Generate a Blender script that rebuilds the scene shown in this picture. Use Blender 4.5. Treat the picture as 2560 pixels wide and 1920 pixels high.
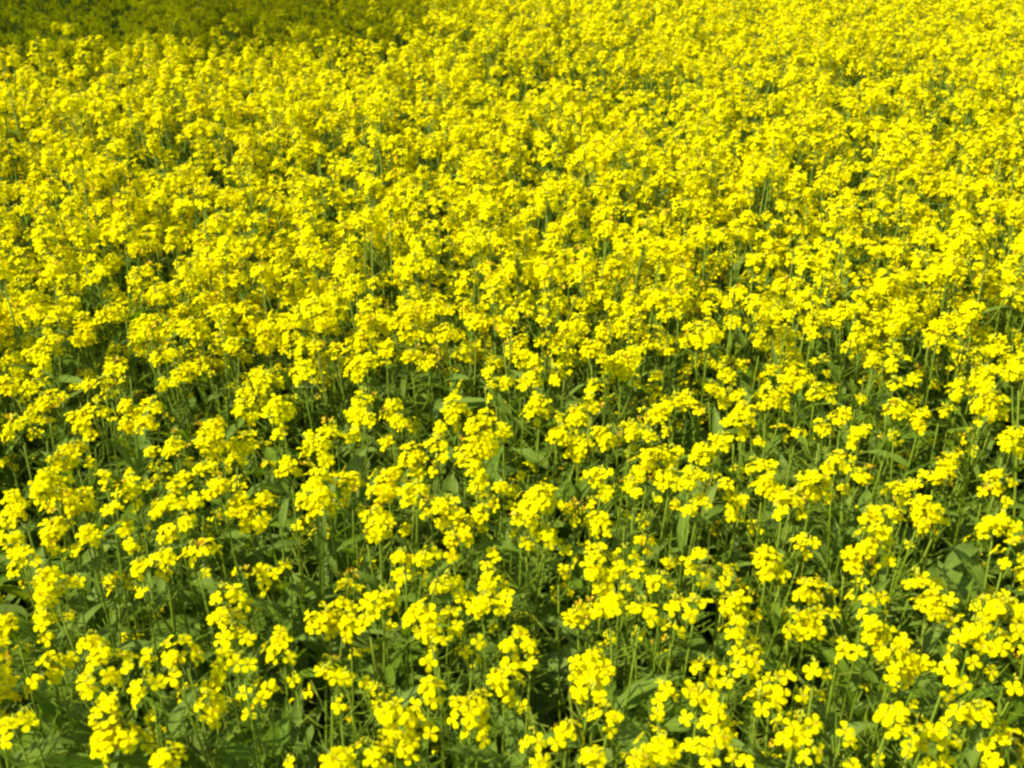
import bpy, math, random
import numpy as np
from mathutils import Vector, Matrix

for _o in list(bpy.data.objects):
    bpy.data.objects.remove(_o, do_unlink=True)
scene = bpy.context.scene
COL = scene.collection

# ------------------------------------------------------------------ camera, sky, sun, exposure
CAM_H, PITCH, FPX = 1.72, math.radians(27.6), 2567.0      # eye height, look-down angle, focal length in photo pixels
cam_data = bpy.data.cameras.new("camera")
cam = bpy.data.objects.new("camera", cam_data)
COL.objects.link(cam)
cam.location = (0, 0, CAM_H)
cam.rotation_euler = (math.pi / 2 - PITCH, 0, 0)
cam_data.sensor_width = 36.0
cam_data.lens = 36.0 * FPX / 2560.0
cam_data.clip_start = 0.02
cam_data.clip_end = 2000.0
cam_data.dof.use_dof = True
cam_data.dof.focus_distance = 2.5
cam_data.dof.aperture_fstop = 11.0
scene.camera = cam

SUN_EL, SUN_AZ = math.radians(48), math.radians(252)       # azimuth measured clockwise from +Y (the look direction)
SUN_DIR = Vector((math.sin(SUN_AZ) * math.cos(SUN_EL), math.cos(SUN_AZ) * math.cos(SUN_EL), math.sin(SUN_EL)))
world = bpy.data.worlds.new("World")
scene.world = world
world.use_nodes = True
wn = world.node_tree
sky = wn.nodes.new("ShaderNodeTexSky")
sky.sky_type = 'NISHITA'
sky.sun_disc = False
sky.sun_elevation = SUN_EL
sky.sun_rotation = SUN_AZ
wn.nodes["Background"].inputs[1].default_value = 0.145
wn.links.new(sky.outputs[0], wn.nodes["Background"].inputs[0])
sun_data = bpy.data.lights.new("sun", 'SUN')
sun_data.energy = 4.6
sun_data.angle = math.radians(0.5)
sun_data.color = (1.0, 0.95, 0.86)
sun = bpy.data.objects.new("sun", sun_data)
COL.objects.link(sun)
sun.rotation_euler = SUN_DIR.to_track_quat('Z', 'Y').to_euler()
sun.location = (-6, -6, 12)

scene.view_settings.view_transform = 'Standard'
scene.view_settings.look = 'None'
scene.view_settings.exposure = 0.86
scene.view_settings.gamma = 1.0
scene.render.engine = 'CYCLES'
scene.cycles.max_bounces = 8
scene.cycles.transmission_bounces = 6
scene.cycles.diffuse_bounces = 5
scene.cycles.filter_width = 2.6

rnd = random.Random(7)
rng = np.random.default_rng(7)

def ray(px, py):
    """direction of the sight line through a photo pixel"""
    a, b = (px - 1280.0) / FPX, (960.0 - py) / FPX
    return np.array([a, math.cos(PITCH) + b * math.sin(PITCH), -math.sin(PITCH) + b * math.cos(PITCH)])
CAM = np.array([0.0, 0.0, CAM_H])
FWD = np.array([0.0, math.cos(PITCH), -math.sin(PITCH)])
def on_height(px, py, z):
    d = ray(px, py)
    return CAM + d * ((z - CAM_H) / d[2])

# ------------------------------------------------------------------ materials
def mat_new(name):
    m = bpy.data.materials.new(name)
    m.use_nodes = True
    nt = m.node_tree
    nt.nodes.clear()
    return m, nt, nt.nodes.new("ShaderNodeOutputMaterial")

def leafy(name, stops, trans, trans_col, rough=0.5, spec=0.3, scale=18.0, patch=0.25, vein=None, ttint=1.0):
    """plant tissue: colour varied per leaf and in soft patches, part of the light shining through"""
    m, nt, out = mat_new(name)
    N, L = nt.nodes, nt.links
    geo = N.new("ShaderNodeNewGeometry")
    oi = N.new("ShaderNodeObjectInfo")
    tc = N.new("ShaderNodeTexCoord")
    noise = N.new("ShaderNodeTexNoise"); noise.inputs["Scale"].default_value = scale; noise.inputs["Detail"].default_value = 4
    L.new(tc.outputs["Object"], noise.inputs["Vector"])
    add = N.new("ShaderNodeMath"); add.operation = 'MULTIPLY_ADD'
    L.new(oi.outputs["Random"], add.inputs[0]); add.inputs[1].default_value = 0.35
    mul = N.new("ShaderNodeMath"); mul.operation = 'MULTIPLY'; mul.inputs[1].default_value = 0.65
    L.new(geo.outputs["Random Per Island"], mul.inputs[0])
    L.new(mul.outputs[0], add.inputs[2])
    mix = N.new("ShaderNodeMath"); mix.operation = 'MULTIPLY_ADD'
    sub = N.new("ShaderNodeMath"); sub.operation = 'SUBTRACT'; sub.inputs[1].default_value = 0.5
    L.new(noise.outputs["Fac"], sub.inputs[0])
    L.new(sub.outputs[0], mix.inputs[0]); mix.inputs[1].default_value = patch * 2; L.new(add.outputs[0], mix.inputs[2])
    ramp = N.new("ShaderNodeValToRGB")
    el = ramp.color_ramp.elements
    while len(el) < len(stops): el.new(0.5)
    for e, (p, c) in zip(el, stops):
        e.position = p; e.color = (*c, 1)
    L.new(mix.outputs[0], ramp.inputs["Fac"])
    bs = N.new("ShaderNodeBsdfPrincipled")
    bs.inputs["Roughness"].default_value = rough
    bs.inputs["Specular IOR Level"].default_value = spec
    L.new(ramp.outputs["Color"], bs.inputs["Base Color"])
    tr = N.new("ShaderNodeBsdfTranslucent")
    tm = N.new("ShaderNodeMix"); tm.data_type = 'RGBA'; tm.blend_type = 'MULTIPLY'; tm.inputs[0].default_value = 1.0
    L.new(ramp.outputs["Color"], tm.inputs[6]); tm.inputs[7].default_value = (*trans_col, 1)
    L.new(tm.outputs[2], tr.inputs["Color"])
    ms = N.new("ShaderNodeMixShader"); ms.inputs[0].default_value = trans
    L.new(bs.outputs[0], ms.inputs[1]); L.new(tr.outputs[0], ms.inputs[2])
    L.new(ms.outputs[0], out.inputs[0])
    return m

M_PETAL = leafy("mustard_petal", [(0.0, (0.71, 0.53, 0.0006)), (0.3, (0.76, 0.665, 0.0006)), (0.8, (0.79, 0.74, 0.0006)), (1.0, (0.81, 0.79, 0.003))], 0.36, (1.0, 0.98, 0.25), rough=0.7, spec=0.0, patch=0.1)
M_OLD = leafy("faded_petal", [(0.0, (0.60, 0.36, 0.008)), (0.5, (0.68, 0.46, 0.010)), (1.0, (0.70, 0.56, 0.03))], 0.3, (1.0, 0.8, 0.4), rough=0.6, spec=0.1, patch=0.1)
M_CENTRE = leafy("flower_centre", [(0.0, (0.56, 0.38, 0.01)), (1.0, (0.60, 0.50, 0.02))], 0.2, (1, 1, 0.5), rough=0.6)
M_BUD = leafy("flower_bud", [(0.0, (0.36, 0.40, 0.008)), (1.0, (0.62, 0.58, 0.01))], 0.2, (1, 1, 0.5), rough=0.5)
M_STEM = leafy("green_stem", [(0.0, (0.12, 0.19, 0.006)), (0.6, (0.17, 0.24, 0.010)), (1.0, (0.24, 0.28, 0.022))], 0.20, (1.2, 1.2, 0.2), rough=0.55, spec=0.15, scale=9)
M_LEAF = leafy("mustard_leaf", [(0.0, (0.072, 0.126, 0.003)), (0.35, (0.112, 0.186, 0.006)), (0.75, (0.165, 0.236, 0.034)), (1.0, (0.31, 0.31, 0.015))], 0.38, (1.55, 1.6, 0.2), rough=0.6, spec=0.12, scale=14)
M_BLADE = leafy("grass_blade", [(0.0, (0.07, 0.15, 0.03)), (1.0, (0.15, 0.24, 0.06))], 0.3, (1.3, 1.5, 0.3), rough=0.45)
M_TREELEAF = leafy("tree_leaf", [(0.0, (0.03, 0.065, 0.015)), (1.0, (0.08, 0.13, 0.03))], 0.25, (1.2, 1.5, 0.3), rough=0.5)

def bark_soil(name, c0, c1, scale, bump):
    m, nt, out = mat_new(name)
    N, L = nt.nodes, nt.links
    tc = N.new("ShaderNodeTexCoord")
    n = N.new("ShaderNodeTexNoise"); n.inputs["Scale"].default_value = scale; n.inputs["Detail"].default_value = 8
    L.new(tc.outputs["Object"], n.inputs["Vector"])
    r = N.new("ShaderNodeValToRGB"); r.color_ramp.elements[0].position = 0.3; r.color_ramp.elements[1].position = 0.7
    r.color_ramp.elements[0].color = (*c0, 1); r.color_ramp.elements[1].color = (*c1, 1)
    L.new(n.outputs["Fac"], r.inputs["Fac"])
    b = N.new("ShaderNodeBsdfPrincipled"); b.inputs["Roughness"].default_value = 0.95
    L.new(r.outputs[0], b.inputs["Base Color"])
    bp = N.new("ShaderNodeBump"); bp.inputs["Strength"].default_value = bump; bp.inputs["Distance"].default_value = 0.03
    L.new(n.outputs["Fac"], bp.inputs["Height"]); L.new(bp.outputs[0], b.inputs["Normal"])
    L.new(b.outputs[0], out.inputs[0])
    return m
M_SOIL = bark_soil("damp_soil", (0.045, 0.032, 0.020), (0.10, 0.075, 0.045), 22, 0.8)
M_BARK = bark_soil("bark", (0.07, 0.05, 0.035), (0.16, 0.12, 0.09), 9, 1.0)

# ------------------------------------------------------------------ mesh collecting
class MB:
    """collects numpy pieces into one mesh"""
    def __init__(s): s.v = []; s.f = []; s.m = []; s.n = 0
    def add(s, v, f, mi):
        s.v.append(np.asarray(v, dtype=np.float64)); k = s.n
        s.f.extend([tuple(i + k for i in q) for q in f]); s.n += len(v)
        s.m.extend([mi] * len(f) if np.isscalar(mi) else mi)
    def tube(s, pts, rad, mi=0, sides=5):
        pts = [np.asarray(p, float) for p in pts]
        n = len(pts); V = []
        for i, p in enumerate(pts):
            t = pts[min(i + 1, n - 1)] - pts[max(i - 1, 0)]
            t = t / (np.linalg.norm(t) + 1e-9)
            a = np.cross(t, [0.31, 0.95, 0.07]); a /= (np.linalg.norm(a) + 1e-9)
            b = np.cross(t, a)
            r = rad[i] if hasattr(rad, '__len__') else rad
            for k in range(sides):
                w = 2 * math.pi * k / sides
                V.append(p + r * (math.cos(w) * a + math.sin(w) * b))
        F = []
        for i in range(n - 1):
            for k in range(sides):
                k2 = (k + 1) % sides
                F.append((i * sides + k, i * sides + k2, (i + 1) * sides + k2, (i + 1) * sides + k))
        F.append(tuple(reversed(range(sides)))); F.append(tuple(range((n - 1) * sides, n * sides)))
        s.add(V, F, mi)
    def mesh(s, name, mats):
        me = bpy.data.meshes.new(name)
        V = np.concatenate(s.v) if s.v else np.zeros((0, 3))
        me.from_pydata(V.tolist(), [], s.f)
        for m in mats: me.materials.append(m)
        me.polygons.foreach_set("material_index", s.m)
        me.polygons.foreach_set("use_smooth", [True] * len(s.f))
        me.update()
        return me

def frame(n, roll):
    n = np.asarray(n, float); n = n / (np.linalg.norm(n) + 1e-9)
    a = np.cross([0.0, 0.0, 1.0], n)
    if np.linalg.norm(a) < 1e-3: a = np.array([1.0, 0, 0])
    a /= np.linalg.norm(a); b = np.cross(n, a)
    c, s_ = math.cos(roll), math.sin(roll)
    x = c * a + s_ * b; y = -s_ * a + c * b
    return np.stack([x, y, n], 1)          # columns

def flower_shape(r, fine, old=False):
    """four rounded cross-set petals on narrow claws round a tuft of stamens; unit: radius 1"""
    V, F, Mi = [], [], []
    rows = [(0.06, 0.06, 0.0), (0.26, 0.20, 0.10), (0.50, 0.32, 0.17), (0.74, 0.40, 0.19), (0.92, 0.31, 0.16), (1.02, 0.13, 0.13)] if fine else \
           [(0.08, 0.08, 0.0), (0.44, 0.32, 0.16), (0.80, 0.40, 0.18), (1.0, 0.20, 0.13)]
    for k in range(4):
        a = k * math.pi / 2 + r.uniform(-0.13, 0.13)
        ln = r.uniform(0.90, 1.08); wd = r.uniform(0.92, 1.12)
        lift = r.uniform(-0.25, 0.45) if not old else r.uniform(0.5, 1.6)
        droop = r.uniform(0.0, 0.4); cup = r.uniform(-0.12, 0.14)
        ca, sa = math.cos(a), math.sin(a); base = len(V)
        for (t, w, z) in rows:
            zz = z + lift * t - droop * max(0, t - 0.5) ** 1.0
            for side in (-1, 0, 1):
                x, y = t * ln, side * w * wd
                zc = zz + (cup if side else 0.0) * (1 if t > 0.4 else 0)
                V.append((x * ca - y * sa, x * sa + y * ca, zc))
        for i in range(len(rows) - 1):
            for j in range(2):
                q = base + i * 3 + j
                F.append((q, q + 3, q + 4, q + 1)); Mi.append(0)
    # stamens: six short rods (fine) or a little cone
    if fine:
        for k in range(6):
            a = k * math.pi / 3 + r.uniform(-.2, .2); b = len(V)
            x, y = 0.06 * math.cos(a), 0.06 * math.sin(a); X, Y = 0.17 * math.cos(a), 0.17 * math.sin(a); h = r.uniform(0.3, 0.42)
            V += [(x - .02, y, 0), (x + .02, y, 0), (X - .045, Y, h), (X + .045, Y, h), (X, Y + .05, h + .05)]
            F += [(b, b + 1, b + 3, b + 2), (b + 2, b + 3, b + 4)]; Mi += [1, 1]
    b = len(V)
    V += [(0.09, 0, 0), (0, 0.09, 0), (-0.09, 0, 0), (0, -0.09, 0), (0, 0, 0.36)]
    F += [(b, b + 1, b + 4), (b + 1, b + 2, b + 4), (b + 2, b + 3, b + 4), (b + 3, b, b + 4)]; Mi += [1] * 4
    return np.array(V), F, Mi
FINE = [flower_shape(random.Random(i), True) for i in range(8)]
COARSE = [flower_shape(random.Random(40 + i), False) for i in range(8)]
OLD = [flower_shape(random.Random(80 + i), False, True) for i in range(4)]
FLOWER_MATS = [M_PETAL, M_CENTRE, M_STEM, M_BUD, M_OLD]

def put_flower(mb, shape, pos, nrm, size, roll, old=False):
    V, F, Mi = shape
    R = frame(nrm, roll)
    mb.add((V * size) @ R.T + pos, F, [4 if (old and m == 0) else m for m in Mi])

def bud_tuft(mb, top, r, n=9, spread=0.008):
    """the knot of closed buds at the tip of a flowering stem"""
    for i in range(n):
        a = r.uniform(0, 6.28); d = spread * math.sqrt(r.random())
        p = np.array([top[0] + d * math.cos(a), top[1] + d * math.sin(a), top[2] + 0.35 * (spread - d) + r.uniform(-.001, .002)])
        s = r.uniform(0.0013, 0.0021); h = s * 2.4
        V = [p + np.array(q) for q in ((s, 0, 0), (0, s, 0), (-s, 0, 0), (0, -s, 0), (0, 0, h), (0, 0, -h * .8))]
        mb.add(V, [(0, 1, 4), (1, 2, 4), (2, 3, 4), (3, 0, 4), (1, 0, 5), (2, 1, 5), (3, 2, 5), (0, 3, 5)], 3)

def axis_bits(mb, flowers, bot, top, r, pods=True):
    """the raceme's own axis, a thin stalk to each flower, spiky spent stalks and young pods below"""
    mb.tube([bot, (bot + top) / 2, top], [0.0013, 0.0011, 0.0007], 2, 4)
    for (p, n) in flowers:
        t = r.uniform(0.25, 0.95)
        s = bot + (top - bot) * t
        p2 = p - n * 0.001
        mid = (s + p2) / 2 + np.array([0, 0, -0.002])
        mb.tube([s, mid, p2], 0.0006, 2, 3)
    if pods:
        for i in range(r.randint(3, 7)):
            s = bot - (top - bot) / (np.linalg.norm(top - bot) + 1e-6) * r.uniform(0.0, 0.035)
            a = r.uniform(0, 6.28); l = r.uniform(0.014, 0.028)
            e = s + np.array([math.cos(a) * l, math.sin(a) * l, l * r.uniform(0.3, 0.9)])
            mb.tube([s, (s + e) / 2 + [0, 0, -.001], e], [0.0006, 0.0008, 0.0005], 2, 3)

def leaf_mesh(name, L, W, kind, seed, mat=None):
    """one leaf, base at the origin, running out along +X and arching over; wavy margin, sunken midrib, short stalk"""
    r = random.Random(seed); mb = MB()
    n = 12; cols = (-1, -0.55, 0, 0.55, 1)
    V = []; ph = r.uniform(0, 6)
    pet = 0.22 if kind == 'broad' else 0.04
    arch = r.uniform(0.25, 0.6)
    for i in range(n + 1):
        t = i / n
        if kind == 'broad':
            u = max(0, (t - pet) / (1 - pet))
            w = (math.sin(math.pi * min(1, u) ** 0.72) ** 0.8 if 0 < u < 1 else 0.0) * (1 + 0.16 * math.sin(u * 17 + ph)) + 0.03
            if 0.02 < u < 0.22: w *= 0.5 + 0.5 * abs(math.sin(u * 30))
        else:
            w = (math.sin(math.pi * min(1.0, t * 0.94 + 0.05) ** 0.75)) ** 0.9 * (1 + 0.06 * math.sin(t * 20 + ph)) + 0.02
        x = t * L * (1 - 0.18 * arch * t)
        z = -arch * L * t * t * 0.9 + 0.25 * L * t
        for c in cols:
            V.append((x, c * w * W / 2, z + abs(c) * W * 0.13 + 0.05 * W * math.sin(t * 14 + c * 3 + ph) * abs(c)))
    F = []
    k = len(cols)
    for i in range(n):
        for j in range(k - 1):
            a = i * k + j
            F.append((a, a + k, a + k + 1, a + 1))
    mb.add(V, F, 0)
    mb.tube([V[2 + k * i] + np.array([0, 0, 0.0001]) for i in range(0, n, 2)], [0.0016 * (1 - 0.07 * i) * W / 0.04 ** 1 * 0.6 + 0.0004 for i in range(0, n, 2)], 1, 4)
    return mb.mesh(name, [mat or M_LEAF, M_STEM])
LEAF_UP = [leaf_mesh("upper_leaf", rnd.uniform(.07, .12), rnd.uniform(.014, .028), 'lance', 100 + i) for i in range(6)]
LEAF_LOW = [leaf_mesh("lower_leaf", rnd.uniform(.10, .17), rnd.uniform(.032, .062), 'broad', 200 + i) for i in range(6)]

def mesh_arrays(me):
    V = np.zeros(len(me.vertices) * 3); me.vertices.foreach_get("co", V)
    return V.reshape(-1, 3), [tuple(p.vertices) for p in me.polygons], [p.material_index for p in me.polygons]
LEAF_ARR = {m.name: mesh_arrays(m) for m in LEAF_UP + LEAF_LOW}
def put_leaf(mb, me, pos, az, tilt, scale, mi_leaf, mi_stem):
    V, F, Mi = LEAF_ARR[me.name]
    M = np.array(Matrix.Rotation(az, 3, 'Z') @ Matrix.Rotation(-tilt, 3, 'Y'))
    mb.add((V * scale) @ M.T + pos, F, [mi_leaf if m == 0 else mi_stem for m in Mi])

# ------------------------------------------------------------------ object helpers
def link(o, parent=None):
    COL.objects.link(o)
    if parent is not None: o.parent = parent
    return o
def tag(o, label=None, cat=None, group=None, kind=None):
    if label: o["label"] = label
    if cat: o["category"] = cat
    if group: o["group"] = group
    if kind: o["kind"] = kind
    return o

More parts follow.
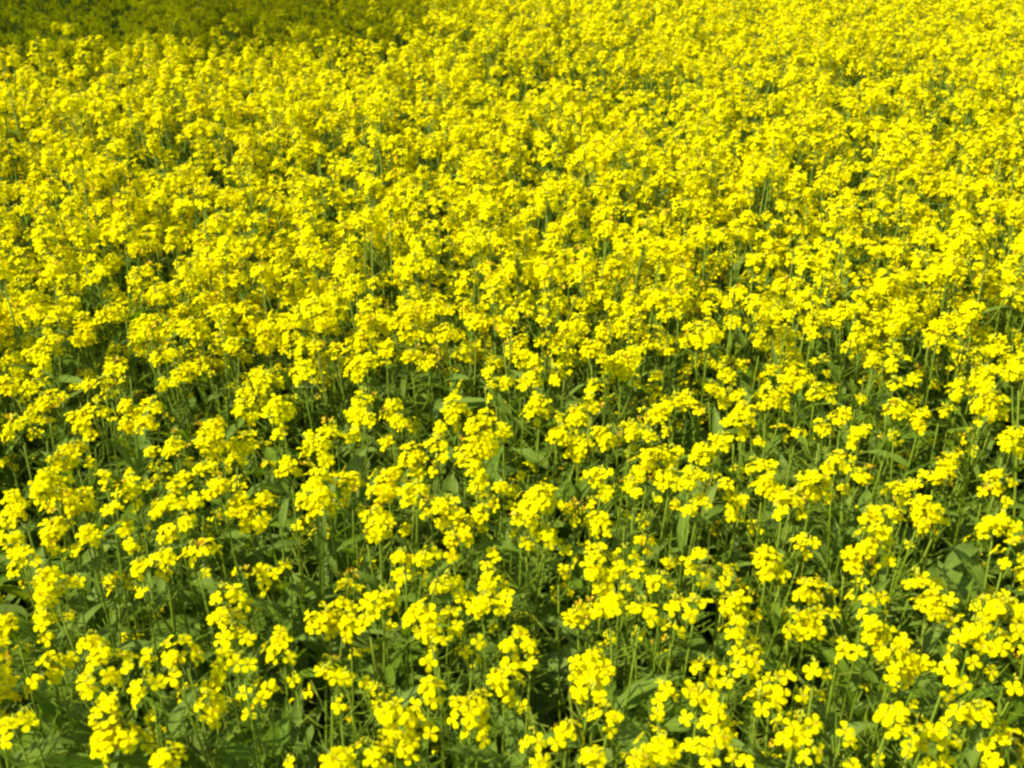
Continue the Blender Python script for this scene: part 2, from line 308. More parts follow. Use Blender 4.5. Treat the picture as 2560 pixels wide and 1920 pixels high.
HEADS = """
A|60,90,75 140,180,80|230,215,35|345,50,80 330,130,40|570,50,90 500,130,50|830,110,45|1080,40,70|910,250,70 1040,200,85 1050,290,45|1215,150,60 1310,130,70 1235,225,35|1330,290,30|1700,310,70 1770,290,35 1715,405,35|1840,240,35|300,330,100 300,440,90 260,410,60|480,350,55|915,420,30|1370,450,40 1500,430,70 1590,490,40|1400,590,70 1500,580,70|50,610,80 30,700,40|260,590,70|440,570,25|1440,700,60 1540,680,60 1600,720,35|290,720,50|540,745,60 620,740,50|2120,560,110 2030,600,80 2150,660,60|1810,720,80 1760,830,50 1860,830,35|1100,750,45 1200,745,50 1140,850,65 1260,820,55 1070,830,30|950,840,60|310,840,70 340,940,70 230,990,50|440,850,50|640,830,70 560,920,60 730,960,70 680,820,50 810,900,45|560,1030,70|870,1010,50 990,1000,50 900,1090,60|1110,960,45|1420,890,45 1410,970,55 1350,1020,45 1430,810,35|1520,880,50 1600,880,45|2080,920,55 2160,970,55 1980,1040,45|1890,980,30|1570,1080,45|1740,1040,60 1690,1100,30 1600,1190,35|1270,1130,40 1390,1100,60 1360,1200,70|2170,1140,45|40,1280,55 40,1390,50 90,1270,40|190,1260,50 150,1220,40|700,1110,50 680,1230,110 720,1330,110 640,1400,90 690,1480,60 820,1380,60|965,1220,40|1030,1500,70 1100,1520,50|960,1400,35|2140,1500,80|1860,1530,45
B|230,20,70 310,60,45|370,190,50 440,200,50 540,210,60 620,170,35|700,90,60 800,70,60 720,180,50|400,300,60 520,330,50 380,390,40|930,10,40|1120,30,30|1270,30,60 1200,110,45 1370,90,50 1450,150,30|990,170,50|1430,290,50|1650,150,70 1640,240,90 1700,330,90 1690,400,50|1800,280,60 1840,390,35|1790,165,30 1890,180,35 1930,270,60|2100,230,50|2030,360,60 2110,370,40|640,370,60 700,370,60 600,400,50 770,350,30|950,260,40 970,350,70 920,390,50 1050,370,30|40,500,60 40,600,60 40,680,50|210,500,90 160,620,60 310,510,60 300,430,35|520,540,80 600,570,70 560,640,80 450,590,50 560,690,40|710,550,60 800,450,55 730,640,50|930,480,70 850,530,50 1040,520,60 1080,450,40 940,530,45|330,640,30|200,780,25|990,650,25|660,720,25 570,870,40|100,810,30|1150,680,50 1080,760,55 1200,750,45 1130,830,50 1090,880,40|980,940,40 1030,980,65 1080,1090,60 1150,980,40|880,740,40 800,800,35 870,840,45|1230,870,45|1520,570,80|1750,470,60 1680,530,60 1760,540,50 1820,460,35|1880,520,50 1970,500,55 1990,580,50|2130,520,50 2190,480,40|1730,700,30|1920,680,25|2090,640,30 2180,670,30|1590,880,110 1510,980,50 1710,930,60 1640,1000,70 1680,850,60|1540,1080,55 1670,1090,45|1620,1200,50 1760,1210,50 1740,1300,40|30,960,50|160,1000,35|570,1020,65 620,1000,50 600,1100,45 490,1140,35|350,1170,80 300,1190,60 400,1270,90 500,1280,90 300,1320,60 590,1330,50 430,1400,60 460,1480,50|780,1140,60 900,1120,60 850,1200,60 940,1200,50 740,1240,45 910,1270,30 940,1070,35|820,1300,35 920,1360,30|1180,1160,35|1450,1310,55 1400,1380,35 1560,1350,35|1190,1390,35 1270,1380,20|2100,1040,50 2150,1100,50 2050,1120,40 2040,1200,35|50,1500,70 210,1480,60 270,1520,60|1290,1510,60|1620,1500,90|2000,1450,90 2100,1450,90 1920,1500,70 2070,1400,50
C|130,160,50 60,210,40 70,280,50 160,330,50|570,200,90 550,290,45 660,290,50|790,100,55 870,95,30 820,180,30|1290,20,80 1290,100,90 1180,120,70 1090,160,50 1110,250,60 1180,210,45|1340,210,35 1250,270,35|1460,120,35|1940,20,50 2080,10,80|2160,110,60 2190,200,40 2080,230,35|1540,340,60 1480,370,35 1600,350,35|1640,460,80 1560,500,50 1660,540,70 1740,470,40 1730,590,45|1190,440,35 1300,430,50 1240,480,40 1160,560,40 1310,550,35|860,400,90 960,420,40 790,440,50|780,560,70 860,600,80 910,540,50 790,650,70 880,650,50 710,660,40 980,560,40 790,710,40|360,470,70 300,520,45 390,530,50 430,480,40 490,560,28|30,490,50 60,560,50 150,500,40|370,620,60 350,690,55 430,670,40|490,770,60 410,820,70 480,860,50 380,910,45 470,940,35|90,890,50 220,910,60 200,980,50 300,1000,30|110,1060,80 200,1080,50 50,1200,50 160,1140,60|240,1180,70 220,1280,90 280,1360,60 360,1250,40 80,1400,60 180,1400,50|190,1500,45 350,1490,50 420,1500,40|660,970,55 560,1060,60 640,1060,60 620,1130,40 490,1080,35 790,1080,35 530,1170,30|850,920,35 940,940,40|1060,780,50 1010,840,40 1140,790,40|1230,620,50 1240,700,70 1310,680,60 1280,760,50|1430,820,70 1380,930,70 1500,900,80 1450,970,70 1580,880,60 1440,740,50 1310,800,45|1340,1030,35|1740,870,50 1740,960,60 1800,1000,45 1730,1060,40|1910,680,80 1960,780,60 1800,730,50 1860,640,40 2040,780,60 1870,850,40 1970,610,40 2080,690,40|2100,510,80 2040,530,60 2180,590,70 2160,650,50 2190,540,50|2000,930,25|2150,1030,40 2200,1030,30|1310,1220,60 1400,1200,40 1350,1300,50 1380,1280,40|1780,1180,50 1920,1170,60 1960,1220,50 1850,1220,40|1700,1270,35 1770,1270,40|1620,1340,60 1550,1400,60 1680,1380,60 1480,1430,45 1590,1460,45 1590,1520,45|1710,1500,40 1790,1370,35|710,1280,50 790,1330,60 840,1250,40 670,1360,40 720,1370,40 880,1250,30|800,1470,30 880,1450,20|1060,1310,40 1090,1390,30|1280,1490,35|1110,1535,30
E|160,80,60|170,210,65 120,270,40|400,110,80 480,60,60 340,140,40|560,40,70 620,30,50 690,50,40|440,200,70|660,180,70 710,200,60|300,290,60|120,400,70 190,370,60 120,460,50|430,350,45 500,340,40 570,380,50|910,110,50 970,110,35 930,150,25|1110,60,50 1050,170,55|1130,270,75 1180,230,40 1100,320,40 1180,320,35|1310,110,50 1290,230,50 1370,240,50|1540,110,60 1450,170,70|1740,30,50 1870,30,60|1720,170,80 1820,120,60|2080,80,50 2170,80,40|1600,290,60 1660,290,60|1840,360,100 1780,400,70 1900,310,60 1840,440,70 1700,370,50|1460,350,50|1330,330,30|1260,380,60 1230,480,70 1380,490,40 1400,440,60|950,450,40 980,530,40 1050,510,60 950,610,25|1170,520,45|1650,530,60 1620,560,40|2110,300,35|1900,520,35|100,680,80 140,600,50 200,600,45 110,750,50 190,740,50|350,640,55 310,720,45 370,750,60|740,660,80 700,720,60 760,770,50 650,790,40 820,680,40|300,890,55|80,850,60|950,720,60 900,830,80 850,780,50 960,880,70 860,930,80 960,940,60 780,1010,50 880,1010,45|1290,640,70 1230,680,60 1320,700,50 1410,730,35 1270,770,25|1050,820,60|1530,700,70 1650,660,50 1600,600,30 1500,730,40|1460,830,80 1380,850,50 1560,900,70 1510,960,60|1660,830,60 1720,870,60 1800,870,30|1890,780,70 1850,840,40 1990,850,50|2050,700,70 2000,740,50 2100,670,50 2180,640,50 2190,600,50|2100,820,35|2000,980,70 2090,950,50 2120,1000,50 1960,1040,60 2000,1060,50 1920,1100,60 1870,1160,50 2180,950,35|2080,1140,60 2120,1100,50 2190,1160,50|2040,1260,30 1920,1230,40|2160,1290,35|470,950,80 430,1000,60 500,990,50 600,910,60 680,920,40|330,1090,60 260,1160,70 310,1180,60 220,1210,50 290,1230,60 250,1290,50 370,1080,50|670,1000,35 610,1070,30 500,1080,60|450,1230,80 530,1200,50|80,1130,60 60,1190,50 30,1270,35 20,1110,50|200,1370,50 280,1400,70 300,1500,50 180,1480,20|140,1320,30|420,1460,35|870,1070,60 900,1120,60|890,1190,70 1040,1180,60 1090,1210,40 990,1290,45|1160,1110,35|1100,1310,25|660,1290,70 660,1390,60 730,1260,35|770,1370,60 900,1360,60 900,1450,60 780,1450,40 920,1310,40|1250,1230,60 1280,1280,60 1190,1290,50 1330,1210,60 1340,1310,60 1400,1290,30|1140,1390,50 1220,1390,60 1270,1450,60 1120,1460,35 1340,1470,50|1640,1080,60 1660,1150,50 1700,1200,60 1620,1280,30 1720,1090,30|1640,1390,60 1700,1390,50 1650,1470,40 1720,1470,30|1850,1360,25
D|60,90,80 40,160,60|230,60,60|430,60,50 520,110,60 540,190,80|720,50,70 650,100,50|930,120,70 890,190,50|1080,160,60 1190,150,60 1260,140,50|1400,50,60|1780,130,90 1860,180,60 1700,180,60 1700,260,50 1830,270,50|2100,80,70 2060,120,50|2030,270,50 2150,300,50|1500,260,60|310,240,70 260,320,70 190,330,50 290,390,50 240,450,35 340,290,50|1040,330,65 990,360,45 1090,320,40|1590,360,35|740,430,60 690,440,40 780,500,25|1950,420,70 1930,490,50|1190,450,70 1130,500,40 1050,510,50|1360,455,25|1690,490,60 1660,530,40 1790,500,40|590,530,50 540,540,35 680,510,40|60,530,70 190,540,60 170,600,40 280,510,40|320,620,80 270,640,50 400,610,40 210,710,50|620,610,30|560,700,70 480,720,60 520,780,60 580,850,40 660,700,35|800,650,60 870,700,70 960,640,60 1000,670,40 830,780,60 910,790,60 970,770,50|1560,630,70 1540,700,50 1620,730,50|1780,640,60 1720,690,45 1850,700,50 1770,740,50 1790,840,50|90,770,60 50,850,60 130,760,30|1380,790,80 1330,840,60|1120,900,60 1080,940,50 970,960,45 1190,920,30|1350,920,80 1430,920,50 1390,970,40 1280,890,45|1590,850,60 1530,910,60 1600,930,40|2110,800,60 2170,830,40|2010,900,80 2080,890,50 1970,950,50 2090,1000,60|430,990,90 500,940,50 350,1030,50 580,1030,35|290,1130,80 350,1110,50 240,1180,60 350,1210,60 430,1230,50 260,1240,50 310,1310,60|530,1250,80 460,1290,50 560,1310,50 470,1340,40|850,1150,50 830,1220,60 770,1230,40 880,1200,30|840,1070,35|660,1120,50|950,1160,30|720,1330,50|890,1310,40|1130,1180,60 1180,1130,50 1300,1080,60 1350,1060,40|1380,1170,60 1360,1220,50 1450,1180,40|1110,1270,60 1040,1320,50 1180,1280,50 1260,1280,50 1000,1280,30|1550,1290,80 1640,1300,60 1500,1320,50 1600,1400,70 1690,1410,60 1700,1250,50|1850,1030,60 1810,1080,50 1900,1090,40|2050,1090,60 2050,1160,60 2130,1120,50 1980,1170,40|1960,1270,70 2040,1290,70 2000,1340,50 2080,1230,60 2130,1310,50|1930,1430,35|70,1260,80 130,1300,50 60,1370,80 120,1360,50|340,1430,80 390,1430,50 300,1490,50|1200,1390,60 1170,1440,35 1090,1460,60|800,1430,60
F|190,30,50 180,140,60 130,220,70 220,200,60|350,130,40 420,160,25|510,160,35|700,70,45 740,20,40|500,230,45 530,270,30|690,190,50 700,240,40|870,100,60 930,80,40 830,180,50 820,120,40|1050,40,70 1110,30,50 1170,30,30 1020,120,40|1150,190,70 1180,250,30 1250,90,40|1440,60,90 1400,130,60 1500,110,60 1550,100,40 1360,170,40|1680,140,70 1720,100,40 1620,190,50|1830,140,60 1920,180,60 1990,200,60 1880,100,40 1750,260,50 1780,80,40|2020,250,50 1990,300,50 1920,320,50 2070,230,30|2090,310,60 2180,370,50|1400,270,50 1340,300,25|1260,350,45 1220,390,35|1360,390,50 1450,350,30|930,350,40 870,370,25 940,450,30|330,400,80 400,390,50 280,440,60 330,470,50|590,420,50 540,480,40|750,460,80 690,490,60 800,440,40 840,490,30 720,540,40|560,570,60 590,620,60 640,560,50 540,660,30 680,650,40|910,560,60 980,550,40 860,590,45 970,620,30|230,550,50 290,620,50 370,580,45 180,540,30|50,610,60 70,640,40 120,690,30|400,680,60 330,760,60 400,830,50 440,740,50 470,660,30|260,890,70 300,880,40 130,970,70 190,960,45|510,890,40|1170,610,35|1060,700,50 1030,750,40|1150,830,50 1100,890,45 1190,810,35|900,790,50 940,820,30|790,825,25 740,835,25|1410,510,50 1360,530,30|1510,490,50|1400,650,60 1390,710,45 1460,680,50|1560,740,70 1590,700,40 1530,790,50|1380,840,40 1370,880,25|1920,480,70 1980,450,60 2050,430,50 1870,540,60 1970,520,50 1790,520,40 1780,590,40 2100,460,30|1970,610,80 2030,600,60 1920,670,50 2060,690,60 2090,620,30 1920,760,30 2000,720,50|1745,670,30 1700,700,30|2120,850,60 2180,840,50 2180,930,60 2100,910,40|1740,1010,60 1700,1060,60 1770,950,35 1750,1090,30 1650,1120,50|1560,1100,25|1020,990,60 960,1030,50 1060,1060,45 1090,1000,30|850,1110,60 800,1130,40 920,1150,60 880,1210,60 820,1220,35 960,1240,40 960,1080,40|1150,1100,45|1060,1190,40|520,1040,60 460,1060,40 600,1050,35 560,1160,80 600,1200,60 500,1170,50|700,1260,70 660,1290,50 750,1280,50 790,1350,35 640,1350,50|60,1130,70 120,1100,50 40,1200,60|150,1270,50 70,1320,50|290,1160,50 340,1270,60 400,1270,40 330,1350,50 390,1400,30|1420,1190,60 1490,1170,45 1380,1170,40 1430,1270,40|1580,1300,70 1640,1320,60 1540,1350,40 1560,1420,50 1510,1290,40 1640,1390,40 1700,1400,25|1240,1350,60 1190,1370,40 1270,1420,50 1260,1370,40|1390,1370,60 1340,1340,30|2010,1130,60 2060,1090,40 2050,1190,50 1960,1210,40 2130,1150,35 2090,1280,35|2010,1410,60 1960,1460,45 2070,1380,40 2150,1430,40
"""
DENS_TALL, DENS_LOW, DENS_GREEN = 155, 125, 95
TREE, TREE_R = (-3.35, 6.6, 5.6), 2.6
# ------------------------------------------------------------------ ground (one sheet, gently uneven near by)
def build_ground():
    xs = np.concatenate([[-400, -60, -20], np.linspace(-12, 12, 70), [20, 60, 400]])
    ys = np.concatenate([[-400, -60, -12, -4], np.linspace(-1, 18, 60), [30, 80, 400]])
    V = [(x, y, 0.012 * math.sin(x * 5.1 + y) * math.cos(y * 6.3 - x) - (0.0 if abs(x) < 12 and -1 <= y < 18 else 0.02)) for y in ys for x in xs]
    n = len(xs)
    F = [(j * n + i, j * n + i + 1, (j + 1) * n + i + 1, (j + 1) * n + i) for j in range(len(ys) - 1) for i in range(n - 1)]
    mb = MB(); mb.add(V, F, 0)
    o = link(bpy.data.objects.new("ground", mb.mesh("ground", [M_SOIL])))
    tag(o, kind="structure", label="dark damp soil of the mustard field", cat="ground")
build_ground()

# ------------------------------------------------------------------ the plants of the lower part, each one a thing
K = 860 / 2212.0
OFF = dict(A=(0, 1320), B=(850, 1320), C=(1700, 1320), D=(0, 760), E=(850, 760), F=(1700, 760))
plants = []; taken = []
for line in HEADS.strip().splitlines():
    key, rest = line[0], line[2:]
    ox, oy = OFF[key]
    for p in rest.split('|'):
        cs = []
        for q in p.split():
            x, y, r = map(float, q.split(','))
            X, Y, R = ox + x * K, oy + y * K, r * K
            if any(abs(X - a) < 16 and abs(Y - b) < 16 and kk != key for a, b, kk in taken): continue
            cs.append((X, Y, R))
        for c in cs: taken.append((c[0], c[1], key))
        if cs: plants.append(cs)

NP = np.array([0, -0.85, 0.53])
FLOWER_R = 0.0090
fine_meshes = []
for i, sh in enumerate(FINE):
    mb = MB(); mb.add(sh[0], sh[1], sh[2])
    fine_meshes.append(mb.mesh("flower", FLOWER_MATS))

def words_for(cs, nfl):
    xs = [c[0] for c in cs]; ys = [c[1] for c in cs]; rs = max(c[2] for c in cs)
    w = max(xs) - min(xs) + 2 * rs; h = max(ys) - min(ys) + 2 * rs
    if nfl <= 2: return "tiny flowered"
    if nfl <= 4: return "small sparse"
    if w > 1.6 * h: return "wide flat-headed"
    if h > 1.4 * w: return "tall narrow-headed"
    if nfl > 14: return "big full-headed"
    return "round-headed" if len(cs) < 3 else ("medium loose-headed" if nfl < 10 else "large loose-headed")

records = []; stems = []
def build_plant(cs, idx):
    r = random.Random(1000 + idx)
    cx = sum(c[0] * c[2] for c in cs) / sum(c[2] for c in cs)
    cy = sum(c[1] * c[2] for c in cs) / sum(c[2] for c in cs)
    H = 0.90 + r.uniform(-.05, .05)
    if len(cs) == 1 and cs[0][2] < 16: H -= 0.10        # stray low flowers
    c0 = on_height(cx, cy, H)
    pts = []
    for (x, y, R) in cs:
        d = ray(x, y); t = np.dot(NP, c0 - CAM) / np.dot(NP, d)
        p = CAM + d * t
        p = p + (d / np.linalg.norm(d)) * r.uniform(-.012, .02)
        depth = np.dot(p - CAM, FWD)
        pts.append([p, R * depth / FPX, depth])
    # gather circles into flowering heads
    heads = []
    for p in sorted(pts, key=lambda q: -q[0][2]):
        for h in heads:
            m = sum(q[0] for q in h) / len(h)
            if np.linalg.norm(p[0] - m) < 0.030: h.append(p); break
        else: heads.append([p])
    root = bpy.data.objects.new("mustard_plant", None)
    main = max(heads, key=lambda h: sum(q[1] ** 2 for q in h))
    mc = sum(q[0] for q in main) / len(main)
    lean = np.array([r.uniform(-.07, .07), r.uniform(-.05, .09), 0])
    base = np.array([mc[0] + lean[0], mc[1] + lean[1], 0.0])
    root.empty_display_size = 0.05
    root.location = base
    link(root)
    near = cy > 1400
    FLOWER_R = 0.0084 + 0.0012 * min(1, max(0, (cy - 1150) / 300))
    heads.sort(key=lambda h: 0 if h is main else 1)
    stem = MB(); nfl = 0
    axes = []
    for h in heads:
        hc = sum(q[0] for q in h) / len(h)
        spread = max([np.linalg.norm(q[0] - hc) + q[1] for q in h])
        top = hc + np.array([r.uniform(-.003, .003), 0.004 + spread * 0.25, max(0.002, spread * 0.35)])
        bot = top - np.array([r.uniform(-.004, .004), -0.004, spread * 0.9 + 0.022])
        focus = hc - np.array([0, 0, 0.014]) + np.array([0, 0.008, 0])
        fl = []
        for (p, R, dep) in h:
            n = max(1, int(round((R / FLOWER_R) ** 2 * 1.85)))
            for i in range(n):
                for tr_ in range(12):
                    a = r.uniform(0, 6.28); d = max(0.0, R - FLOWER_R * 0.55) * math.sqrt(r.random())
                    side = np.array([1.0, 0, 0]); up = np.array([0, 0.53, 0.85])
                    q = p + side * d * math.cos(a) + up * d * math.sin(a)
                    out = q - focus; out /= np.linalg.norm(out) + 1e-9
                    q = q + out * r.uniform(-.003, .004)
                    if all(np.linalg.norm(q - f[0]) > FLOWER_R * 0.80 for f in fl): break
                nrm = 0.75 * out + np.array([r.uniform(-.5, .5), r.uniform(-.45, .4), 0.45 + r.uniform(-.3, .3)])
                fl.append((q, nrm / np.linalg.norm(nrm), FLOWER_R * r.uniform(.88, 1.12)))
        nf = len(fl)
        # the back of the raceme, away from us
        if nf > 2:
            for i in range(int(nf * 0.35) + 1):
                a = r.uniform(0.2, 2.9); d = spread * r.uniform(.3, .9)
                q = hc + np.array([math.cos(a) * d, 0.010 + math.sin(a) * d * .7, r.uniform(-.014, .004)])
                out = q - focus; out /= np.linalg.norm(out) + 1e-9
                nrm = out + np.array([0, 0.1, .4])
                fl.append((q, nrm / np.linalg.norm(nrm), FLOWER_R * r.uniform(.85, 1.05)))
        nfl += nf
        mb = MB()
        axis_bits(mb, [(a_, b_) for a_, b_, _ in fl], bot, top, r)
        bud_tuft(mb, top, r, 8 if nf > 2 else 4, 0.006)
        if not near:
            for (p, n, s) in fl:
                old = r.random() < 0.02
                put_flower(mb, r.choice(OLD if old else COARSE), p, n, s * (.7 if old else 1), r.uniform(0, 6.28), old)
        mb.v = [v - top for v in mb.v]
        hd = link(bpy.data.objects.new("flower_head", mb.mesh("flower_head", FLOWER_MATS)), root)
        hd.location = Vector(top - base)
        if near:
            for (p, n, s) in fl:
                fo = link(bpy.data.objects.new("flower", r.choice(fine_meshes)), hd)
                Rm = frame(n, r.uniform(0, 6.28))
                M4 = Matrix([list(Rm[i] * s) + [float((p - top)[i])] for i in range(3)] + [[0, 0, 0, 1]])
                fo.matrix_local = M4
        axes.append(bot)
    # stem and branches
    b0 = axes[0]
    bend = np.array([r.uniform(-.02, .02), r.uniform(-.02, .02), 0])
    def on_stem(t): return base * (1 - t) + b0 * t + bend * math.sin(math.pi * t)
    stem.tube([on_stem(t) - base for t in np.linspace(0, 1, 8)], [0.0034 - 0.0021 * t for t in np.linspace(0, 1, 8)], 0, 6)
    for b in axes[1:]:
        t0 = min(0.93, max(0.5, (b[2] - 0.06 - 1.1 * np.linalg.norm((b - b0)[:2])) / b0[2]))
        s = on_stem(t0)
        mid = s * 0.45 + b * 0.55 + np.array([(b - s)[0] * .2, (b - s)[1] * .2, -0.012])
        stem.tube([s - base, mid - base, b - base], [0.0021, 0.0017, 0.0013], 0, 5)
    for i in range(r.randint(7, 14)):          # young pods and thin side shoots
        s = on_stem(r.uniform(.72, .985)); a = r.uniform(0, 6.28); l = r.uniform(.018, .05)
        e = s + np.array([math.cos(a) * l * .8, math.sin(a) * l * .8, l * r.uniform(.3, 1.0)])
        stem.tube([s - base, (s + e) / 2 - base + [0, 0, -.003], e - base], [.0008, .0011, .0006], 0, 4)
    link(bpy.data.objects.new("stem", stem.mesh("stem", [M_STEM])), root)
    stems.append((root, base, b0, bend))
    nl = r.randint(7, 10) if len(cs) > 1 else r.randint(4, 7)
    for i in range(nl):
        t = r.uniform(0.35, 0.90)
        s = on_stem(t) - base
        low = t < 0.62
        lo = link(bpy.data.objects.new("leaf", r.choice(LEAF_LOW if low else LEAF_UP)), root)
        lo.location = Vector(s)
        lo.rotation_euler = (r.uniform(-.4, .4), -r.uniform(0.1, 1.15), r.uniform(0, 6.28))
        k = r.uniform(.75, 1.15); lo.scale = (k, k, k)
    return root, cx, cy, nfl

for i, cs in enumerate(plants):
    root, cx, cy, nfl = build_plant(cs, i)
    records.append([root, cx, cy, nfl, words_for(cs, nfl)])

# the few large leaves one can pick out: each grows from the stem standing nearest to it
for (lx, ly, z, W) in [(2370, 1475, .70, .075), (2450, 1500, .66, .06), (2215, 1120, .80, .024), (25, 1700, .70, .028), (95, 1870, .72, .045),
                       (2310, 1750, .66, .045), (690, 1830, .76, .032), (1200, 1600, .66, .040), (1060, 1500, .70, .030), (1580, 1830, .78, .035),
                       (420, 1560, .72, .032), (2400, 1380, .76, .028), (1100, 1000, .76, .026), (520, 1100, .74, .030), (1940, 1270, .74, .035), (1330, 1130, .74, .03)]:
    q = on_height(lx, ly, z)
    cand = []
    for (root, base, b0, bend) in stems:
        t = z * .97 / b0[2]
        s = base * (1 - t) + b0 * t + bend * math.sin(math.pi * t)
        d = math.hypot(*(q - s)[:2])
        if d > .02: cand.append((abs(d - .05), d, root, base, s))
    _, d, root, base, s = min(cand, key=lambda c: c[0])
    L_ = max(.09, min(.2, 2 * d))
    lo = link(bpy.data.objects.new("leaf", leaf_mesh("large_leaf", L_, W, 'broad' if W > .03 else 'lance', lx)), root)
    lo.location = Vector(s - base)
    lo.rotation_euler = (0, -.15, math.atan2(q[1] - s[1], q[0] - s[0]))

# every plant gets a label of its own: its look, what stands beside it, where it is found
ONES = "zero one two three four five six seven eight nine ten eleven twelve thirteen fourteen fifteen sixteen seventeen eighteen nineteen".split()
TENS = "x x twenty thirty forty fifty sixty seventy eighty ninety".split()
def say(n):
    n = max(0, min(99, n))
    return ONES[n] if n < 20 else TENS[n // 10] + ("-" + ONES[n % 10] if n % 10 else "")
seen = set()
for rec in records:
    root, cx, cy, nfl, w = rec
    best = None
    for o in records:
        if o is rec or o[3] < 6: continue
        d = math.hypot(o[1] - cx, o[2] - cy)
        if best is None or d < best[0]: best = (d, o)
    dx, dy = cx - best[1][1], cy - best[1][2]
    rel = ("above" if dy < 0 else "below") if abs(dy) > abs(dx) else "beside"
    X, Y = round(cx / 25.6), round((1920 - cy) / 19.2)
    while True:
        lab = "%s mustard plant %s a %s one, %s percent across, %s percent up" % (w, rel, best[1][4].split()[0], say(X), say(Y))
        if lab not in seen: break
        X += 1
    seen.add(lab)
    tag(root, lab, "mustard plant", "yellow mustard plants in the nearer part of the field")

# ------------------------------------------------------------------ plant kinds for the uncountable rest of the field
VARS = bpy.data.collections.new("sown_kinds")
LOWS = bpy.data.collections.new("sown_low_kinds")
GREENS = bpy.data.collections.new("leafy_kinds")
WM = [M_PETAL, M_CENTRE, M_STEM, M_BUD, M_OLD, M_LEAF]
def raceme(mb, top, rad, n, r, oldp=0.04):
    hc = top - np.array([0, 0, rad * .7])
    bot = top - np.array([0, 0, 1.6 * rad + 0.01]); fl = []
    for i in range(n):
        for _ in range(10):
            a = r.uniform(0, 6.28); e = math.asin(r.uniform(-.55, .95)); rr = rad * r.uniform(.6, 1.0)
            q = hc + rr * np.array([math.cos(a) * math.cos(e), math.sin(a) * math.cos(e), 1.05 * math.sin(e)])
            if all(np.linalg.norm(q - f[0]) > 0.0095 for f in fl): break
        out = q - (hc - np.array([0, 0, .012])); out /= np.linalg.norm(out) + 1e-9
        nrm = .8 * out + np.array([r.uniform(-.45, .45), r.uniform(-.45, .45), .3]); nrm /= np.linalg.norm(nrm)
        fl.append((q, nrm))
    axis_bits(mb, fl, bot, top, r, pods=True)
    bud_tuft(mb, top, r, 6, 0.005)
    for q, nrm in fl:
        old = r.random() < oldp
        put_flower(mb, r.choice(OLD if old else COARSE), q, nrm, FLOWER_R * r.uniform(.85, 1.12) * (.65 if old else 1), r.uniform(0, 6.28), old)
    return bot
def sown(seed, H, nheads, nfl, leaves, rad=(.020, .030), spread=.08, oldp=.03, drop=.15):
    r = random.Random(seed); mb = MB()
    tops = [np.array([r.uniform(-.03, .03), r.uniform(-.03, .03), H])]
    for i in range(nheads - 1):
        a = r.uniform(0, 6.28); d = r.uniform(.45, 1) * spread
        tops.append(tops[0] + np.array([d * math.cos(a), d * math.sin(a), -r.uniform(.01, drop)]))
    for k, t in enumerate(tops):
        b = raceme(mb, t, r.uniform(*rad), max(2, int(r.uniform(*nfl) * (1 if k == 0 else .8))), r, oldp)
        if k == 0:
            b0 = b; mb.tube([(0, 0, 0), b0 * .5 + [.01, -.008, 0], b0], [.0034, .0026, .0014], 2, 5)
        else:
            s = b0 * r.uniform(.72, .88)
            mb.tube([s, s * .4 + b * .6 + [0, 0, -.012], b], [.002, .0016, .0012], 2, 4)
    for i in range(leaves):
        t = r.uniform(.3, .85); low = t < .62
        put_leaf(mb, r.choice(LEAF_LOW if low else LEAF_UP), b0 * t, r.uniform(0, 6.28), r.uniform(.0, 1.1), r.uniform(.75, 1.15), 5, 2)
    return mb.mesh("mustard_plant_shape", WM)
for i in range(21):
    o = bpy.data.objects.new("sown_kind", sown(300 + i, [.90, .93, .86, .91][i % 4], [3, 4, 3, 5, 4, 2, 4][i % 7], [(13, 22), (9, 16), (17, 25)][i % 3], 5, rad=[(.020, .030), (.014, .022), (.024, .034)][i % 3])); VARS.objects.link(o)
for i in range(10):
    o = bpy.data.objects.new("low_kind", sown(400 + i, .70, [1, 2, 1, 2, 3][i % 5], (3, 8), 5, rad=(.012, .020), oldp=.08, drop=.2)); LOWS.objects.link(o)
def leafy_plant(seed):
    r = random.Random(seed); mb = MB(); H = r.uniform(.42, .76)
    top = np.array([r.uniform(-.05, .05), r.uniform(-.05, .05), H])
    mb.tube([(0, 0, 0), top * .5 + [.01, 0, 0], top], [.004, .003, .0012], 2, 5)
    for i in range(r.randint(9, 13)):
        t = r.uniform(.2, 1.0)
        put_leaf(mb, r.choice(LEAF_LOW if t < .75 else LEAF_UP), top * t, r.uniform(0, 6.28), r.uniform(.1, 1.25), r.uniform(.7, 1.15), 5, 2)
    return mb.mesh("leafy_plant_shape", WM)
for i in range(8):
    o = bpy.data.objects.new("leafy_kind", leafy_plant(500 + i)); GREENS.objects.link(o)

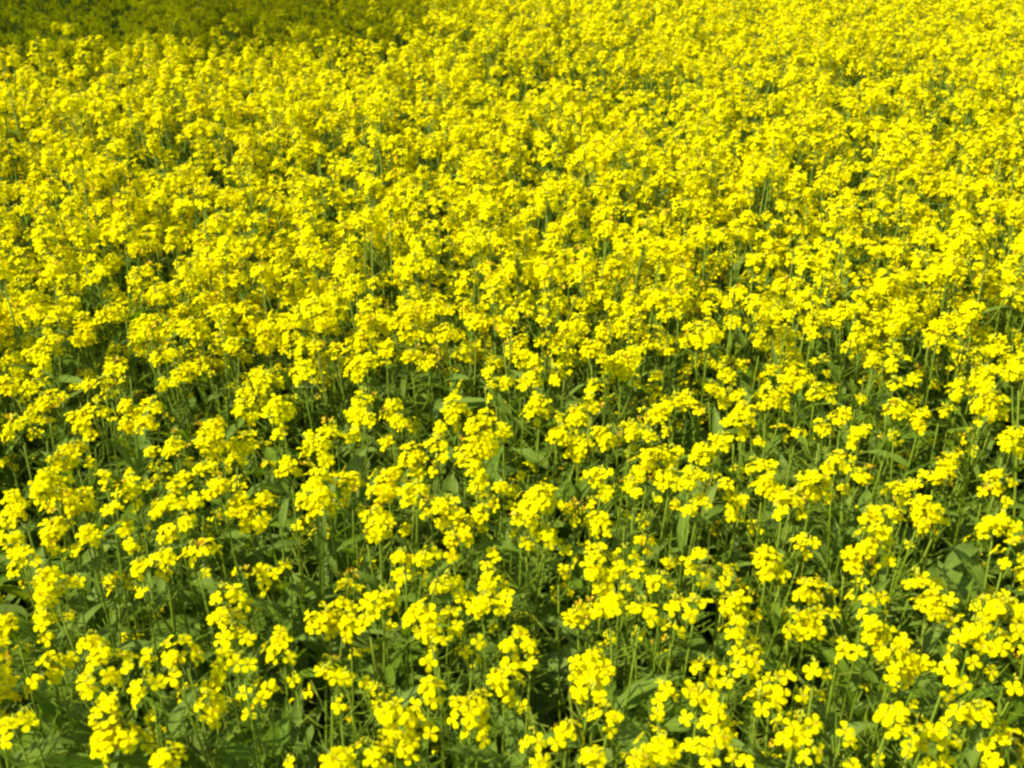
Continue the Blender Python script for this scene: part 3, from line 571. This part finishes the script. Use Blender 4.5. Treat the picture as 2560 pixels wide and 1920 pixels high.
def scatter(name, pts, scl, coll, label, cat):
    """one mass of plants: a point for each, the plant shapes stood on the points"""
    n = len(pts)
    me = bpy.data.meshes.new(name + "_points")
    me.from_pydata([tuple(p) for p in pts], [], [])
    at = me.attributes.new("rot", 'FLOAT_VECTOR', 'POINT')
    rot = np.zeros((n, 3)); rot[:, 0] = rng.normal(0, .06, n); rot[:, 1] = rng.normal(0, .06, n); rot[:, 2] = rng.uniform(0, 6.283, n)
    at.data.foreach_set("vector", rot.ravel())
    at = me.attributes.new("scl", 'FLOAT', 'POINT'); at.data.foreach_set("value", np.asarray(scl, float))
    at = me.attributes.new("pick", 'INT', 'POINT'); at.data.foreach_set("value", rng.integers(0, len(coll.objects), n))
    o = link(bpy.data.objects.new(name, me))
    ng = bpy.data.node_groups.new(name + "_stand", 'GeometryNodeTree')
    ng.interface.new_socket("Geometry", in_out='INPUT', socket_type='NodeSocketGeometry')
    ng.interface.new_socket("Geometry", in_out='OUTPUT', socket_type='NodeSocketGeometry')
    N, L = ng.nodes, ng.links
    gi, go = N.new("NodeGroupInput"), N.new("NodeGroupOutput")
    ci = N.new("GeometryNodeCollectionInfo"); ci.inputs["Collection"].default_value = coll
    ci.inputs["Separate Children"].default_value = True; ci.inputs["Reset Children"].default_value = True
    ip = N.new("GeometryNodeInstanceOnPoints"); ip.inputs["Pick Instance"].default_value = True
    def attr(nm, ty):
        a = N.new("GeometryNodeInputNamedAttribute"); a.data_type = ty; a.inputs["Name"].default_value = nm
        return a.outputs["Attribute"]
    L.new(gi.outputs[0], ip.inputs["Points"]); L.new(ci.outputs[0], ip.inputs["Instance"])
    L.new(attr("pick", 'INT'), ip.inputs["Instance Index"])
    e2r = N.new("FunctionNodeEulerToRotation"); L.new(attr("rot", 'FLOAT_VECTOR'), e2r.inputs[0]); L.new(e2r.outputs[0], ip.inputs["Rotation"])
    L.new(attr("scl", 'FLOAT'), ip.inputs["Scale"])
    L.new(ip.outputs[0], go.inputs[0])
    md = o.modifiers.new("stand", 'NODES'); md.node_group = ng
    tag(o, label, cat, kind="stuff")
    return o

def vnoise(x, y, s, seed):
    g = np.random.default_rng(seed).random((64, 64))
    u, v = (x / s) % 63, (y / s) % 63
    i, j = u.astype(int), v.astype(int); fu, fv = u - i, v - j
    fu = fu * fu * (3 - 2 * fu); fv = fv * fv * (3 - 2 * fv)
    return (g[i, j] * (1 - fu) + g[i + 1, j] * fu) * (1 - fv) + (g[i, j + 1] * (1 - fu) + g[i + 1, j + 1] * fu) * fv
def jitter_grid(x0, x1, y0, y1, dens):
    s = 1 / math.sqrt(dens)
    X, Y = np.meshgrid(np.arange(x0, x1, s), np.arange(y0, y1, s))
    X = X.ravel() + rng.uniform(-.65, .65, X.size) * s; Y = Y.ravel() + rng.uniform(-.65, .65, Y.size) * s
    return X, Y
def canopy_px(X, Y, z=.9):
    dz = z - CAM_H
    dep = Y * math.cos(PITCH) - dz * math.sin(PITCH)
    up = Y * math.sin(PITCH) + dz * math.cos(PITCH)
    return 1280 + FPX * X / dep, 960 - FPX * up / dep

GAPS = [(35, 450, 60), (310, 415, 40), (160, 640, 75), (620, 640, 40), (2170, 650, 60), (1520, 560, 45), (1130, 420, 40), (2350, 470, 45), (470, 640, 30), (1880, 560, 35), (250, 700, 40), (600, 95, 60)]
X, Y = jitter_grid(-9, 9, .45, 14, DENS_TALL)
px, py = canopy_px(X, Y)
hand = (px > -200) & (px < 2760) & (py > 775) & (py < 2400)
keep = ~hand
dn = vnoise(X + 20, Y + 20, .42, 3) * .6 + vnoise(X + 20, Y + 20, .16, 4) * .4
keep &= (dn > .27 + .08 * rng.random(X.size)) & ((Y > 2.4) | (rng.random(X.size) < .88))
keep &= ~((px < 380) & (py < 135) & (rng.random(X.size) < .5))
for gx, gy, gr in GAPS:
    keep &= ~(((px - gx) / gr) ** 2 + ((py - gy) / (gr * .6)) ** 2 < 1)
X, Y = X[keep], Y[keep]
sc = 1 + (vnoise(X + 9, Y + 9, .5, 5) - .5) * .10 + rng.normal(0, .05, X.size)
scatter("mustard_plants", np.stack([X, Y, np.zeros_like(X)], 1), sc, VARS, "dense far mass of yellow mustard plants in bloom running up to the picture top", "mustard plants")
X, Y = jitter_grid(-7, 7, .5, 8.5, DENS_LOW)
scatter("low_mustard", np.stack([X, Y, np.zeros_like(X)], 1), rng.uniform(.72, 1.14, X.size), LOWS, "short late mustard plants with few small flowers under the taller ones", "mustard plants")
X, Y = jitter_grid(-9, 9, .35, 14, DENS_GREEN)
scatter("undergrowth", np.stack([X, Y, np.zeros_like(X)], 1), rng.uniform(.75, 1.2, X.size), GREENS, "dark green mustard leaves filling the gaps beneath the flowers", "undergrowth")

# ------------------------------------------------------------------ tall grass tufts standing among the mustard
def grass_tuft(px, py, H, n, label, seed):
    r = random.Random(seed)
    p = on_height(px, py, H * .8)
    root = link(bpy.data.objects.new("grass_tuft", None)); root.location = (p[0], p[1], 0); root.empty_display_size = .05
    for i in range(n):
        mb = MB(); h = H * r.uniform(.8, 1.05); a = r.uniform(0, 6.28); lean = r.uniform(.03, .12); w = r.uniform(.010, .016)
        V = []; F = []
        az = r.uniform(-.6, .6)
        for k in range(10):
            t = k / 9
            c = np.array([math.cos(a) * lean * t ** 2, math.sin(a) * lean * t ** 2, h * t * (1 - .05 * t)])
            ww = w * (.55 + .45 * math.sin(math.pi * min(1, t + .25))) * (1 - t ** 4)
            s = np.array([math.cos(az), math.sin(az), 0])
            V += [c - s * ww / 2, c + np.array([-s[1], s[0], 0]) * ww * .22, c + s * ww / 2]
        for k in range(9):
            for j in range(2): q = k * 3 + j; F.append((q, q + 3, q + 4, q + 1))
        mb.add(V, F, 0)
        link(bpy.data.objects.new("blade", mb.mesh("blade", [M_BLADE])), root)
    tag(root, label, "grass", "tufts of tall grass among the mustard")
grass_tuft(1690, 905, .93, 5, "upright tuft of broad grass blades in the gap just above centre, toward the right", 1)
grass_tuft(775, 1425, .84, 3, "thin grass blades rising among stems at lower middle left", 2)
grass_tuft(2240, 1690, .82, 4, "grass blades crossing the dark gap at lower right", 3)
grass_tuft(640, 1850, .86, 3, "grass blades at the bottom edge left of the middle", 4)

# ------------------------------------------------------------------ the tree whose crown shades the far corner of the field
def tree(x, y, h, cr):
    r = random.Random(5)
    root = link(bpy.data.objects.new("shade_tree", None)); root.location = (x, y, 0)
    mb = MB(); tips = []
    mb.tube([(0, 0, -.1), (.03, .02, h * .2), (-.04, .05, h * .4), (.02, 0, h * .62), (0, 0, h * .85)], [.26, .19, .16, .11, .04], 0, 12)
    for i in range(16):
        a = i * 2.4; z0 = h * r.uniform(.36, .7); L_ = cr * r.uniform(.6, .95)
        e = np.array([math.cos(a) * L_, math.sin(a) * L_, z0 + L_ * r.uniform(.15, .7)])
        s = np.array([0, 0, z0]); m = s * .5 + e * .5 + [0, 0, .15]
        mb.tube([s, m, e], [.07, .045, .015], 0, 7); tips += [e, m]
    link(bpy.data.objects.new("trunk", mb.mesh("trunk", [M_BARK])), root)
    cl = []
    for i in range(150):
        v = np.array([r.gauss(0, 1) for _ in range(3)]); v /= np.linalg.norm(v)
        q = np.array([0, 0, h * .72]) + v * np.array([cr, cr, cr * .72]) * r.random() ** .4
        cl.append((q, cr * r.uniform(.14, .26)))
    n = 25000
    c = np.array([cl[k][0] for k in rng.integers(0, len(cl), n)]); R = np.array([cl[k][1] for k in rng.integers(0, len(cl), n)])
    P = c + rng.normal(0, 1, (n, 3)) * R[:, None] * .55
    A = rng.normal(0, 1, (n, 3)); A /= np.linalg.norm(A, axis=1)[:, None]
    B = np.cross(A, rng.normal(0, 1, (n, 3))); B /= np.linalg.norm(B, axis=1)[:, None]
    s = rng.uniform(.05, .09, n)[:, None]
    V = np.stack([P - A * s, P + B * s * .45, P + A * s, P - B * s * .45], 1).reshape(-1, 3)
    mb2 = MB(); mb2.add(V, [(4 * i, 4 * i + 1, 4 * i + 2, 4 * i + 3) for i in range(n)], 0)
    link(bpy.data.objects.new("crown", mb2.mesh("crown", [M_TREELEAF])), root)
    tag(root, "tree beyond the top left corner that throws the dark shade over the far flowers", "tree")
# foot of the crown's shade on the flower tops
sx, sy, ch = TREE
off = (ch - .9) / math.tan(SUN_EL)
tree(sx + math.sin(SUN_AZ) * off, sy + math.cos(SUN_AZ) * off, ch / .72, TREE_R)
